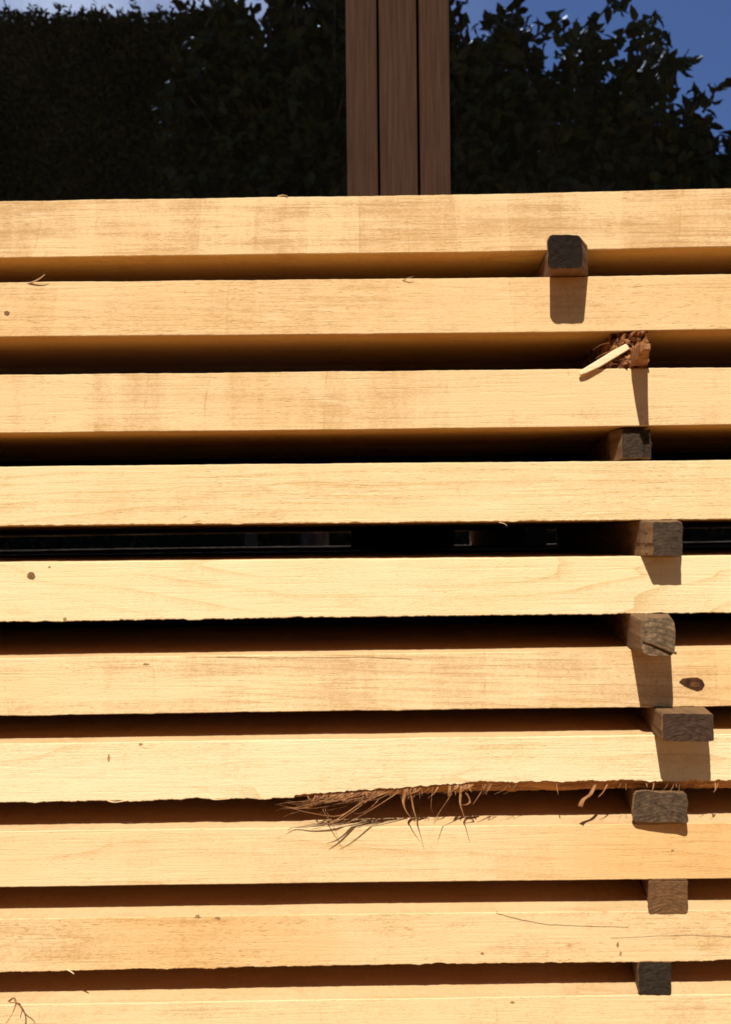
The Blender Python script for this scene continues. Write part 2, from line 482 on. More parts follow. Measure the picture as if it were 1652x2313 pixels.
for i, r in enumerate(ROWS):
    rnd = random.Random(100 + i)
    m = pine('pine wood', 40 + i * 3, LIGHT[i], DARK[i], **PARM[i])
    pmats.append(m)
    y0 = D + r['rec']
    bm = bmesh.new()
    X = xs_fine(-1.62 + rnd.uniform(-0.05, 0.05), 1.66 + rnd.uniform(-0.05, 0.05))
    prev = None
    bev = 0.0008 if i < 5 else 0.0006
    NR = 6
    for x in X:
        zt, zb = r['ft'](x), r['fb'](x)
        zt += 0.00022 * n1(x * 160, i) + 0.0004 * n1(x * 18, i + 20)
        rough = r['rb']
        e = n1(x * 230, i + 40)
        e2 = n1(x * 60, i + 60)
        jag = rough * 0.0009 * e + rough * 0.0011 * n1(x * 480, i + 80)
        if e2 > 0.28: jag -= rough * 0.006 * (e2 - 0.28)
        if e2 < -0.34: jag += rough * 0.006 * (-e2 - 0.34)
        zbf = zb + jag + 0.0003 * n1(x * 14, i)
        h = tear(i, x)
        if h > 0: h += 0.0010 * n1(x * 150, 5) * min(1, h / 0.004) + 0.0006 * n1(x * 420, 6)
        h = max(0.0, h)
        cy = 0.0009 + h * 1.15
        zf = zbf + h
        pr = [(y0 + DEEP, zt), (y0 + 0.12, zt), (y0 + 0.03, zt), (y0 + bev, zt), (y0 + bev * 0.5, zt - bev * 0.134), (y0 + bev * 0.134, zt - bev * 0.5), (y0, zt - bev)]
        for k in range(1, NR):
            t = k / NR
            z = zt - bev + (zf + 0.0006 - zt + bev) * t
            pr.append((y0 + 0.00016 * n1(x * 45, i + 11 + k * 0.1) + 0.00012 * n1(x * 8, k), z))
        pr.append((y0, zf + 0.0006))
        pr.append((y0 + cy * 0.5, zf - h * 0.42 + 0.0009 * n1(x * 210, 9) * min(1, h / 0.003)))
        pr.append((y0 + cy, zbf))
        pr += [(y0 + cy + 0.03, zb), (y0 + 0.14, zb), (y0 + DEEP, zb)]
        ring = [bm.verts.new((x, y, z)) for y, z in pr]
        if prev:
            n = len(ring)
            for k in range(n):
                f = bm.faces.new((prev[k], prev[(k + 1) % n], ring[(k + 1) % n], ring[k]))
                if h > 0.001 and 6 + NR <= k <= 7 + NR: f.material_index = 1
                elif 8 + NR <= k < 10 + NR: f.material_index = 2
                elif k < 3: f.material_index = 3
        else:
            bm.faces.new(ring)
        prev = ring
    bm.faces.new(list(reversed(prev)))
    bmesh.ops.recalc_face_normals(bm, faces=bm.faces)
    zc = (r['ft'](0) + r['fb'](0)) / 2
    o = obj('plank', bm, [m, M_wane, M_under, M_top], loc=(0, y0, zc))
    tag(o, LABELS[i], 'plank', 'front planks of the drying stack')
    planks.append(o)

# the row behind the front one
ORD = ['topmost', 'second', 'third', 'fourth', 'fifth', 'sixth', 'seventh', 'eighth', 'ninth', 'lowest']
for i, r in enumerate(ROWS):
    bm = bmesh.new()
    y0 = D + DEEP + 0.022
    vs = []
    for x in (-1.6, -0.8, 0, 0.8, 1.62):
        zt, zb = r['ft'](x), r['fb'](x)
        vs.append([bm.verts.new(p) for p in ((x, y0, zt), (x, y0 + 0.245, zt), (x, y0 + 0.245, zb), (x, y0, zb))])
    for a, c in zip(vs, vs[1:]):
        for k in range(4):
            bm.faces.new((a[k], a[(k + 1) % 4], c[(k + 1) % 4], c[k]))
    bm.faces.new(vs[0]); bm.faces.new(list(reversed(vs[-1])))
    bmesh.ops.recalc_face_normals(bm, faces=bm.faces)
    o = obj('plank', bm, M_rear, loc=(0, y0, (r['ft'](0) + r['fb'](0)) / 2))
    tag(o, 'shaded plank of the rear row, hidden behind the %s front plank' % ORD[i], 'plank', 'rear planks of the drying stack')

# bearers under the stack
for x, lab in ((0.27, 'squared timber bearer under the stack, below the column of sticks'), (-1.05, 'squared timber bearer under the far end of the stack')):
    bm = bmesh.new()
    ztop = min(ROWS[-1]['fb'](x - 0.05), ROWS[-1]['fb'](x + 0.05)) - 0.0008
    box(bm, (x - 0.05, D + 0.01, 0), (x + 0.05, D + 0.56, ztop), 0.003)
    tag(obj('bearer', bm, M_side), lab, 'timber', 'bearers under the stack')

# ------------------------------------------------------------------ details that belong to the planks
def flat_shape(name, i, outline, mat, thick=0.0004, core=None):
    """a shallow inlay in a plank's edge, outline in photo pixels"""
    bm = bmesh.new()
    y = ROWS[i]['rec']
    pts = [Q(px, py, -y) for px, py in outline]
    c = sum(pts, Vector()) / len(pts)
    a = [bm.verts.new(p + Vector((0, 0.002, 0))) for p in pts]
    d = [bm.verts.new(p - Vector((0, thick, 0))) for p in pts]
    n = len(a)
    for k in range(n):
        bm.faces.new((a[k], a[(k + 1) % n], d[(k + 1) % n], d[k]))
    bm.faces.new(d)
    bmesh.ops.recalc_face_normals(bm, faces=bm.faces)
    return obj(name, bm, mat, planks[i])

def blob(cx, cy, rx, ry, n=14, jit=0.12, seed=1):
    rnd = random.Random(seed)
    return [(cx + rx * math.cos(2 * math.pi * k / n) * (1 + rnd.uniform(-jit, jit)), cy + ry * math.sin(2 * math.pi * k / n) * (1 + rnd.uniform(-jit, jit))) for k in range(n)]

flat_shape('knot', 4, blob(71, 1300, 9.5, 8.5), M_pin)
flat_shape('knot', 1, blob(16, 707, 6, 5, seed=3), M_pin)
TEAR = [(1534, 1541), (1541, 1533), (1556, 1531), (1575, 1530), (1587, 1536), (1592, 1547), (1586, 1558), (1575, 1561), (1560, 1556), (1545, 1549)]
kn = flat_shape('knot', 5, TEAR, M_knot)
kc = flat_shape('knot', 5, blob(1569, 1546, 12, 6, seed=5), M_knot_core, 0.0007)
kc.name = 'knot_heart'
kc.parent = kn
kc.location = (0, 0, 0)

def crack(i, pts, w0, w1, name='crack', mat=None):
    bm = bmesh.new()
    ps = [Q(px, py, -ROWS[i]['rec'] + 0.0001) for px, py in pts]
    n = len(ps)
    rows = []
    for k, p in enumerate(ps):
        t = k / (n - 1)
        wdt = (w0 + (w1 - w0) * t) * K * D * 0.5
        rows.append([bm.verts.new(p + Vector((0, 0.0015, wdt))), bm.verts.new(p + Vector((0, -0.0003, 0))), bm.verts.new(p + Vector((0, 0.0015, -wdt)))])
    for a, c in zip(rows, rows[1:]):
        bm.faces.new((a[0], c[0], c[1], a[1])); bm.faces.new((a[1], c[1], c[2], a[2]))
    return obj(name, bm, mat or M_crack, planks[i])

def wiggle(pts, n=24, amp=1.0, seed=1):
    out = []
    for k in range(n + 1):
        t = k / n * (len(pts) - 1)
        j = min(int(t), len(pts) - 2)
        f = t - j
        x = pts[j][0] + (pts[j + 1][0] - pts[j][0]) * f
        y = pts[j][1] + (pts[j + 1][1] - pts[j][1]) * f
        out.append((x, y + amp * n1(k * 0.9, seed)))
    return out
crack(8, wiggle([(1122, 2063), (1150, 2071), (1190, 2080), (1235, 2088), (1300, 2091), (1420, 2094)], 30, 1.4, 2), 5.5, 1.6)
crack(8, wiggle([(1380, 2119), (1480, 2114), (1560, 2112), (1652, 2116)], 24, 1.2, 3), 1.6, 3.4)
crack(5, wiggle([(490, 1484), (640, 1486), (826, 1484), (930, 1489)], 24, 1.0, 4), 2.2, 1.4)

def fibre(bm, pts, r0, r1, sides=4, mi=0, flat=0.4):
    """a fibre through photo pixels, each with how far it stands out of the front, smoothed"""
    ps = [Q(p[0], p[1], p[2] * 0.001) for p in pts]
    out = []
    n = len(ps)
    for k in range(n - 1):
        p0, p1, p2, p3 = ps[max(k - 1, 0)], ps[k], ps[k + 1], ps[min(k + 2, n - 1)]
        for s in range(4):
            t = s / 4
            out.append(0.5 * ((2 * p1) + (p2 - p0) * t + (2 * p0 - 5 * p1 + 4 * p2 - p3) * t * t + (3 * p1 - p0 - 3 * p2 + p3) * t ** 3))
    out.append(ps[-1])
    for f in tube(bm, out, r0, r1, sides, flat): f.material_index = mi

# torn fibres along the seventh plank's lower edge
bm = bmesh.new()
rnd = random.Random(77)
def edge_y(px): return 1797 - 30 * min(1, max(0, (px - 660) / 420)) - 3 * max(0, (px - 1080) / 572)
main = [
    [(880, 1788, 0), (820, 1812, 9), (760, 1852, 16), (725, 1868, 19)],
    [(905, 1786, 0), (850, 1822, 9), (790, 1856, 15), (748, 1872, 18)],
    [(842, 1800, 0), (790, 1838, 9), (752, 1860, 13), (720, 1856, 18)],
    [(800, 1804, 0), (740, 1812, 8), (680, 1826, 14), (632, 1818, 18)],
    [(830, 1800, 0), (770, 1842, 8), (700, 1836, 15), (650, 1824, 18), (622, 1832, 20)],
    [(760, 1806, 0), (735, 1826, 6), (748, 1848, 10), (756, 1868, 14)],
    [(866, 1794, 0), (836, 1826, 8), (808, 1838, 10), (792, 1830, 14)],
    [(726, 1806, 0), (732, 1834, 8), (752, 1862, 15), (764, 1882, 18)],
    [(918, 1784, 0), (912, 1812, 6), (920, 1836, 12), (940, 1858, 17)],
    [(928, 1784, 0), (934, 1824, 8), (940, 1846, 13), (948, 1876, 16)],
    [(1030, 1776, 0), (1012, 1806, 7), (992, 1836, 12), (978, 1860, 16)],
    [(1044, 1776, 0), (1040, 1812, 7), (1046, 1836, 12), (1054, 1862, 15)],
    [(1046, 1778, 0), (1062, 1808, 4), (1052, 1818, 6), (1038, 1816, 8)],
    [(1098, 1772, 0), (1080, 1800, 4), (1068, 1818, 7)],
    [(978, 1780, 0), (974, 1822, 3), (980, 1838, 4)],
]
for f in main:
    fibre(bm, f, rnd.choice((0.0008, 0.0012, 0.0018, 0.0024)), rnd.choice((0.0001, 0.0002, 0.0004)))
obj('fibre_tuft', bm, M_fibre, planks[6], smooth=True)
bm = bmesh.new()
for k in range(72):                                    # short whiskers all along the tear
    px = rnd.uniform(690, 1180) if k < 60 else rnd.uniform(1180, 1640)
    y = edge_y(px) + 4
    dx = rnd.uniform(-34, 6) if px < 1180 else rnd.uniform(-14, 4)
    dy = rnd.uniform(8, 26)
    p1 = rnd.uniform(1, 6)
    wb = bm if px < 1100 else bmesh.new()
    fibre(wb, [(px, y, 0), (px + dx * 0.4, y + dy * 0.6, p1), (px + dx, y + dy, p1 * 1.6)], rnd.choice((0.0004, 0.0007, 0.0011, 0.0018)) * (1.0 if px < 1100 else 0.5), 0.0002)
    if wb is not bm: obj('whisker', wb, M_fibre, planks[6], smooth=True)
obj('frayed_edge', bm, M_fibre, planks[6], smooth=True)
bm = bmesh.new()
for k in range(46):                                    # long thin ones in the thick tuft
    px = rnd.uniform(740, 900); y = edge_y(px) + 4
    L = rnd.uniform(50, 130); s = rnd.uniform(0.25, 0.75)
    p1 = rnd.uniform(4, 17)
    fibre(bm, [(px, y, 0), (px - L * 0.4, y + L * s * 0.4, p1 * 0.5), (px - L * 0.8, y + L * s * 0.55, p1 * 0.9), (px - L, y + L * s * rnd.uniform(0.4, 0.8), p1)], rnd.uniform(0.0004, 0.0008), 0.00015)
obj('fine_fibres', bm, M_fibre, planks[6], smooth=True)

def splinter(i, pts, r0, r1, mat=None, name='splinter'):
    bm = bmesh.new()
    fibre(bm, pts, r0, r1, 5)
    return obj(name, bm, mat or M_fibre_pale, planks[i], smooth=True)
splinter(6, [(1345, 1772, -2), (1334, 1794, 6), (1318, 1806, 11), (1311, 1822, 14)], 0.0016, 0.0024, M_fibre)
splinter(6, [(1372, 1772, -2), (1362, 1790, 3), (1352, 1800, 6)], 0.0008, 0.0004, M_fibre)
splinter(1, [(58, 642, -1), (78, 636, 2), (92, 628, 4), (102, 620, 5)], 0.0011, 0.0003)
splinter(1, [(905, 634, -1), (920, 629, 2), (934, 624, 3)], 0.0007, 0.0002)
splinter(8, [(152, 2190, -1), (160, 2194, 2), (168, 2200, 3)], 0.0015, 0.0008)
splinter(3, [(1128, 1180, 0), (1140, 1183, 2), (1146, 1188, 3)], 0.0009, 0.0003)
splinter(0, [(628, 444, -18), (640, 441, -16), (650, 443, -15)], 0.0010, 0.0005)
splinter(9, [(20, 2262, -3), (32, 2254, 4), (36, 2268, 12), (28, 2290, 16), (14, 2312, 17)], 0.0011, 0.0004, M_fibre)
splinter(9, [(32, 2254, 4), (38, 2268, 11), (50, 2276, 16), (46, 2300, 19)], 0.0009, 0.0004, M_fibre)
splinter(6, [(240, 1806, -1), (258, 1812, 1), (290, 1808, 1)], 0.0018, 0.0008)
splinter(6, [(470, 1800, -1), (485, 1806, 1), (520, 1804, 1)], 0.0018, 0.0006)
# small bruises and specks of dirt in the planks' edges
for i, cx, cy, rx, ry in ((6, 318, 1681, 5, 3), (6, 246, 1712, 3, 9), (9, 1464, 2287, 6, 4), (9, 1158, 2264, 5, 3), 
                          (4, 147, 1398, 4, 4), (4, 112, 1281, 3, 2.5), (5, 330, 1500, 7, 2.5), (8, 447, 2072, 8, 3), (8, 492, 2074, 6, 3.5), (8, 1090, 2154, 4, 4),
                          (8, 1396, 2134, 3, 6), (8, 1402, 2154, 3, 5), (7, 1520, 1921, 4, 3)):
    bm_pts = blob(cx, cy, rx, ry, 9, 0.3, int(cx))
    flat_shape('blemish', i, bm_pts, M_blem, 0.00008)

# ------------------------------------------------------------------ the grey sticks between the planks
def end_grain(name, c, var=0.5, sc=(230, 230, 230), rim=None, lined=False):
    b = NB(name)
    v = b.vec(sc)
    n = b.noise(v, 1.0, 5.0, 0.7)
    n2 = b.noise(b.vec((55, 55, 55)), 1.0, 3.0, 0.6, 0.6)
    dk = tuple(x * (1 - var * 0.75) for x in c)
    lt = tuple(min(1, x * (1 + var * 1.1)) for x in c)
    col = b.mix(b.rng(n, 0.32, 0.70), c4(dk), c4(lt))
    col = b.mix(b.math('MULTIPLY', b.rng(n2, 0.5, 0.68), 0.5), col, c4(tuple(x * 0.55 for x in c)))
    if True:
        wv = b.n('ShaderNodeTexWave', wave_type='RINGS')
        b.l(b.vec((1, 0.05, 1), (0.006, 0, 0.016) if lined else (len(name) * 0.003 - 0.04, 0, 0.02)), wv.inputs['Vector'])
        wv.rings_direction = 'Y'
        wv.inputs['Scale'].default_value = 75.0 if lined else 110.0
        wv.inputs['Distortion'].default_value = 3.0
        wv.inputs['Detail'].default_value = 2.0
        wv.inputs['Detail Scale'].default_value = 2.0
        col = b.mix(b.math('MULTIPLY', b.rng(wv.outputs['Fac'], 0.5, 0.8), 0.55 if lined else 0.38), col, c4(tuple(x * 0.45 for x in c)))
    b.l(col, b.b.inputs['Base Color'])
    b.b.inputs['Roughness'].default_value = 0.9
    b.b.inputs['Specular IOR Level'].default_value = 0.15
    bp = b.n('ShaderNodeBump'); bp.inputs['Strength'].default_value = 0.6; bp.inputs['Distance'].default_value = 0.0008
    b.l(b.math('ADD', n, b.math('MULTIPLY', n2, 1.2)), bp.inputs['Height']); b.l(bp.outputs[0], b.b.inputs['Normal'])
    return b.m

def side_mat(name, c):
    b = NB(name)
    n = b.noise(b.vec((160, 14, 160)), 1.0, 4.0, 0.6)
    n2 = b.noise(b.vec((60, 60, 60)), 1.0, 3.0, 0.6)
    col = b.mix(b.rng(n, 0.3, 0.7), c4(tuple(x * 0.55 for x in c)), c4(tuple(min(1, x * 1.2) for x in c)))
    col = b.mix(b.math('MULTIPLY', b.rng(n2, 0.52, 0.7), 0.45), col, c4(tuple(x * 0.4 for x in c)))
    b.l(col, b.b.inputs['Base Color'])
    b.b.inputs['Roughness'].default_value = 0.85
    bp = b.n('ShaderNodeBump'); bp.inputs['Strength'].default_value = 0.5; bp.inputs['Distance'].default_value = 0.001
    b.l(n, bp.inputs['Height']); b.l(bp.outputs[0], b.b.inputs['Normal'])
    return b.m

def sticker(gap, front, p, rear, lab, mats, corner=0.0035, tl=0, seed=1, skew=(0, 0), slope=0.15, facejit=0.0005):
    """A stick lying in gap `gap` (under plank number gap).  front = (x0, y0, x1, y1) of its end in photo pixels, p = how far it
    stands out; rear = (x0, x1) where its sides pass the planks' front.  skew = end pushed out or in at its two sides."""
    rnd = random.Random(seed)
    x0, y0, x1, y1 = front
    a = P(x0, y0, D - p); c = P(x1, y1, D - p); a2 = P(x1, y0, D - p); c2 = P(x0, y1, D - p)
    r0 = P(rear[0], (y0 + y1) / 2, D).x; r1 = P(rear[1], (y0 + y1) / 2, D).x
    up, lo = ROWS[gap], ROWS[gap + 1]
    zt = min(up['fb'](r0), up['fb'](r1)) - 0.0002
    zb = max(lo['ft'](r0), lo['ft'](r1)) + 0.0002
    # outline of the end, counter-clockwise from the lower left, rounded corners, small dents
    N = 8
    def outline(P00, P10, P11, P01, rad, jit):
        pts = []
        w_ = (P10 - P00).length; h_ = (P01 - P00).length
        rx, rz = min(0.48, rad / w_), min(0.48, rad / h_)
        path = []
        for k in range(4):
            cu, cv = ((rx, rz), (1 - rx, rz), (1 - rx, 1 - rz), (rx, 1 - rz))[k]
            for q in range(4):
                t = math.pi + k * math.pi / 2 + q / 3 * math.pi / 2
                path.append((cu + rx * math.cos(t), cv + rz * math.sin(t)))
            nu, nv = ((1 - rx, 0), (1, 1 - rz), (rx, 1), (0, rz))[k]
            pu, pv = path[-1]
            for q in range(1, N):
                path.append((pu + (nu - pu) * q / N, pv + (nv - pv) * q / N))
        for (u, v) in path:
            pt = P00 * (1 - u) * (1 - v) + P10 * u * (1 - v) + P11 * u * v + P01 * (1 - u) * v
            e = Vector(((u - 0.5), 0, (v - 0.5)))
            pts.append(pt + e * jit * (n1(u * 4 + v * 3.3, seed) + 0.45 * n1(u * 13 + v * 11, seed + 3)))
        return pts
    face = outline(c2, c, a2, a, corner, 0.0022)
    shift = r0 - a.x
    yb = D - min(0.0012, max(0, p) * 0.5) if p > 0 else D - p + 0.012
    yr = D + 0.52
    ddx = (r0 + r1) / 2 - (a.x + a2.x) / 2
    def quad(y, xa, xb, za, zb_):
        return outline(Vector((xa, y, zb_)), Vector((xb, y, zb_)), Vector((xb, y, za)), Vector((xa, y, za)), min(corner, 0.002), 0.001)
    mid = quad(yb, r0, r1, zt, zb)
    q2 = quad(D + 0.03, r0 + slope * 0.03, r1 + slope * 0.03, zt, zb)
    dd = slope * 0.52
    z2t = min(up['fb'](r0 + dd), up['fb'](r1 + dd)) - 0.0002
    z2b = max(lo['ft'](r0 + dd), lo['ft'](r1 + dd)) + 0.0002
    end = quad(yr, r0 + dd, r1 + dd, min(zt, z2t), max(zb, z2b))
    bm = bmesh.new()
    xm0, xm1 = a.x, a2.x
    def skw(pt, inset):
        t = (pt.x - xm0) / (xm1 - xm0)
        return Vector((pt.x, pt.y - (skew[0] * (1 - t) + skew[1] * t) + inset, pt.z))
    rings = []
    rings.append([bm.verts.new(x) for x in end])
    rings.append([bm.verts.new(x) for x in q2])
    if p > 0: rings.append([bm.verts.new(x) for x in mid])
    rings.append([bm.verts.new(skw(x, 0.0016)) for x in face])
    ctr = sum(face, Vector()) / len(face)
    ins = [ctr + (x - ctr) * 0.965 for x in face]
    rings.append([bm.verts.new(skw(x, 0.0)) for x in ins])
    n = len(face)
    for ra, rb in zip(rings, rings[1:]):
        for k in range(n):
            bm.faces.new((ra[k], ra[(k + 1) % n], rb[(k + 1) % n], rb[k]))
    # the end itself: rings towards the middle, a little uneven
    cur = rings[-1]
    for s in (0.8, 0.6, 0.4, 0.2):
        nx = []
        for x in ins:
            q = skw(ctr + (x - ctr) * s, 0)
            q.y += facejit * 1.6 * noise.noise(Vector((q.x * 260, q.z * 260, seed)))
            nx.append(bm.verts.new(q))
        for k in range(n):
            f = bm.faces.new((cur[k], cur[(k + 1) % n], nx[(k + 1) % n], nx[k])); f.material_index = 1
        cur = nx
    f = bm.faces.new(cur); f.material_index = 1
    bm.faces.new(rings[0])
    bmesh.ops.recalc_face_normals(bm, faces=bm.faces)
    org = (ctr.x, D, zb)
    o = obj('sticker', bm, mats, loc=org)
    tag(o, lab, 'stick', 'spacer sticks between the planks')
    return o

sm1 = side_mat('brown stick side', (0.17, 0.075, 0.025))
sm2 = side_mat('tan stick side', (0.19, 0.10, 0.038))
sticker(0, (1237, 530, 1316, 607), 0.030, (1241, 1327), 'dark weathered block under the topmost plank, casting a long shadow',
        [sm1, end_grain('black weathered end', (0.0170, 0.0103, 0.0062), 0.4)], 0.0045, seed=3, slope=0.03)
sticker(2, (1404, 968, 1472, 1036), -0.006, (1388, 1470), 'dark grey stick with tan rims directly under the narrow tapering shadow',
        [sm2, end_grain('dark grey end', (0.0420, 0.0279, 0.0179), 0.8)], 0.0012, seed=4)
s4 = sticker(3, (1474, 1178, 1543, 1256), 0.020, (1446, 1532), 'grey stick with three small holes in its tan side',
        [sm2, end_grain('grey sawn end', (0.0640, 0.0423, 0.0265), 0.45)], 0.0015, seed=5, slope=0.07)
s5 = sticker(4, (1449, 1394, 1527, 1482), 0.046, (1424, 1512), 'light grey cracked stick above the plank with the teardrop knot',
        [sm2, end_grain('pale cracked end', (0.170, 0.112, 0.060), 0.75, lined=True)], 0.006, seed=6)
sticker(5, (1496, 1612, 1613, 1675), 0.034, (1476, 1594), 'wide flat brown stick with a light worn upper edge, lowest but three',
        [sm2, end_grain('brown sawn end', (0.0610, 0.0342, 0.0203), 0.35)], 0.0022, seed=7)
sticker(6, (1434, 1789, 1553, 1859), 0.009, (1436, 1550), 'wide mottled stick under the torn plank edge',
        [sm2, end_grain('mottled end', (0.0800, 0.0504, 0.0281), 0.85, (150, 150, 150))], 0.0028, seed=8, skew=(-0.004, 0.002))
sticker(7, (1466, 1991, 1555, 2064), 0.0010, (1470, 1554), 'warm brown square stick, second lowest, its end hanging over the cracked plank',
        [sm1, end_grain('warm brown end', (0.150, 0.074, 0.030), 0.35)], 0.0018, seed=9)
sticker(8, (1441, 2172, 1517, 2248), 0.0010, (1442, 1516), 'charcoal grey stick above the lowest plank',
        [sm1, end_grain('charcoal end', (0.0300, 0.0203, 0.0125), 0.5)], 0.0016, seed=10)

# three small holes in the side of one stick, and the crack across the end of another
bm = bmesh.new()
for py in (1206, 1232, 1252):
    c_ = P(1462, py - 4, D - 0.010)
    t = bmesh.ops.create_uvsphere(bm, u_segments=8, v_segments=6, radius=0.0017)
    for v in t['verts']:
        v.co = Vector((v.co.x * 0.9, v.co.y * 1.2, v.co.z)) + c_
o = obj('nail_hole', bm, M_crack, s4)
bm = bmesh.new()
a, c_ = P(1452, 1446, D - 0.0475), P(1528, 1476, D - 0.0475)
pts = [a + (c_ - a) * (k / 8) + Vector((0, 0, 0.0006 * n1(k * 1.1, 9))) for k in range(9)]
tube(bm, pts, 0.0006, 0.0012, 5)
obj('crack', bm, M_crack, s5)

# the broken, bark-covered stick with its splinter
def bark_stick():
    root = empty('broken_sticker', P(1410, 830, D))
    tag(root, 'broken reddish bark-covered stick with a pale splinter pointing down', 'stick', 'spacer sticks between the planks')
    M_bark = speckled('red bark', (0.06, 0.018, 0.006), (0.36, 0.15, 0.05), (150, 150, 150), 0.38, 0.62, 1.0)
    bm = bmesh.new()
    zt = ROWS[1]['fb'](P(1410, 800, D).x) - 0.0003
    zb = ROWS[2]['ft'](P(1410, 800, D).x) + 0.0003
    x0, x1 = P(1386, 800, D).x, P(1462, 800, D).x
    # ragged front: a grid pushed in and out
    nu, nv = 26, 22
    g = []
    for j in range(nv + 1):
        row = []
        for i in range(nu + 1):
            u, v = i / nu, j / nv
            x = x0 + (x1 - x0) * u; z = zb + (zt - zb) * v
            y = D - 0.002 + 0.010 * (1 - u) ** 1.5 - 0.006 * noise.noise(Vector((u * 3.1, v * 3.4, 1.7))) - 0.005 * noise.noise(Vector((u * 8, v * 8, 4.2))) - 0.0025 * noise.noise(Vector((u * 19, v * 19, 8.1)))
            x += 0.0025 * noise.noise(Vector((v * 5, 3.3, u))) * (1 if i in (0, nu) else 0.4)
            row.append(bm.verts.new((x, y, z)))
        g.append(row)
    for j in range(nv):
        for i in range(nu):
            bm.faces.new((g[j][i], g[j][i + 1], g[j + 1][i + 1], g[j + 1][i]))
    loop = [g[0][i] for i in range(nu + 1)] + [g[j][nu] for j in range(1, nv + 1)] + [g[nv][i] for i in range(nu - 1, -1, -1)] + [g[j][0] for j in range(nv - 1, 0, -1)]
    back = [bm.verts.new((v.co.x, D + 0.52, v.co.z)) for v in loop]
    n = len(loop)
    for k in range(n):
        bm.faces.new((loop[(k + 1) % n], loop[k], back[k], back[(k + 1) % n]))
    bm.faces.new(back)
    bmesh.ops.recalc_face_normals(bm, faces=bm.faces)
    obj('bark_body', bm, M_bark, root)
    # loose strands of bark on it
    bm = bmesh.new()
    rnd = random.Random(5)
    for k in range(22):
        cx, cy = rnd.uniform(1376, 1462), rnd.uniform(760, 826)
        an = rnd.uniform(2.4, 3.6); L = rnd.uniform(14, 44)
        fibre(bm, [(cx, cy, rnd.uniform(-8, -3)), (cx + L * 0.5 * math.cos(an), cy + L * 0.5 * abs(math.sin(an)) * 0.8 - 2, rnd.uniform(-5, 0)), (cx + L * math.cos(an), min(830, cy + L * abs(math.sin(an))), rnd.uniform(-6, -1))] , rnd.uniform(0.0006, 0.0014), 0.0003)
    obj('bark_strands', bm, M_fibre, root, smooth=True)
    # the long pale splinter: a flat wedge, and the prong that stands far out
    def wedge(name, quads, mat):
        bm = bmesh.new()
        rs = [[bm.verts.new(p) for p in q] for q in quads]
        for a, c in zip(rs, rs[1:]):
            for k in range(4):
                bm.faces.new((a[k], a[(k + 1) % 4], c[(k + 1) % 4], c[k]))
        bm.faces.new(rs[0]); bm.faces.new(list(reversed(rs[-1])))
        bmesh.ops.recalc_face_normals(bm, faces=bm.faces)
        bmesh.ops.bevel(bm, geom=[e for e in bm.edges], offset=0.0005, segments=1, affect='EDGES')
        return obj(name, bm, mat, root)
    def sec(px, py, p, hw, hd):
        """a cross-section at a photo pixel: half width across the splinter (px), half depth in metres"""
        d = Vector((0.51, 0, 0.86))          # across the splinter in the picture plane, upper left to lower right
        c = Q(px, py, p * 0.001)
        wv = Vector((-0.45, 0, 0.89)) * hw * K * D
        return [c - wv + Vector((0, hd, 0)), c + wv + Vector((0, hd, 0)), c + wv * 0.9 - Vector((0, hd, 0)), c - wv * 0.9 - Vector((0, hd, 0))]
    M_pale = pine('pale splinter', 9, (0.88, 0.70, 0.42), (0.70, 0.48, 0.24), streak=0.4, ring=0.0, tick=0.2, saw=0.1)
    wedge('splinter', [sec(1418, 783, -3, 8, 0.0025), sec(1390, 799, -1, 9, 0.0025), sec(1352, 822, 1, 8.5, 0.002), sec(1322, 838, 2.2, 6.5, 0.0015), sec(1309, 845, 2.4, 3.5, 0.001)], M_pale)
    def pr(xa, xb, ya, yb, p):
        p *= 0.001
        a, b_, c, d = Q(xa, ya, p), Q(xb, ya, p), Q(xb, yb, p), Q(xa, yb, p)
        return [a, b_, c, d]
    wedge('prong', [pr(1424, 1462, 790, 828, -6), pr(1427, 1464, 790, 824, 8), pr(1436, 1465, 786, 812, 26), pr(1446, 1467, 778, 798, 42), pr(1455, 1470, 776, 790, 49)], M_fibre)
bark_stick()

# ------------------------------------------------------------------ trees and hedge behind the photographer, seen in the glass
def mirror(px, py, dv):
    """where something must stand to be reflected by the glass at this photo pixel, dv metres along the folded view"""
    p = P(px, py, dv)
    return Vector((p.x, 2 * G - dv, p.z))

def leaf_mat(name, a, c):
    b = NB(name)
    n = b.noise(b.vec((2.5, 2.5, 2.5)), 1.0, 4.0, 0.7)
    col = b.mix(b.rng(n, 0.35, 0.65), c4(a), c4(c))
    b.l(col, b.b.inputs['Base Color'])
    b.b.inputs['Roughness'].default_value = 0.6
    b.b.inputs['Specular IOR Level'].default_value = 0.22
    return b.m
M_leaf = leaf_mat('tree leaf', (0.016, 0.020, 0.004), (0.062, 0.064, 0.012))
M_leaf2 = leaf_mat('hedge leaf', (0.026, 0.025, 0.005), (0.070, 0.060, 0.012))
M_bark2 = speckled('tree bark', (0.05, 0.035, 0.022), (0.14, 0.10, 0.07), (20, 20, 6))
M_core = speckled('hedge inside', (0.004, 0.006, 0.002), (0.012, 0.016, 0.005), (6, 6, 6))

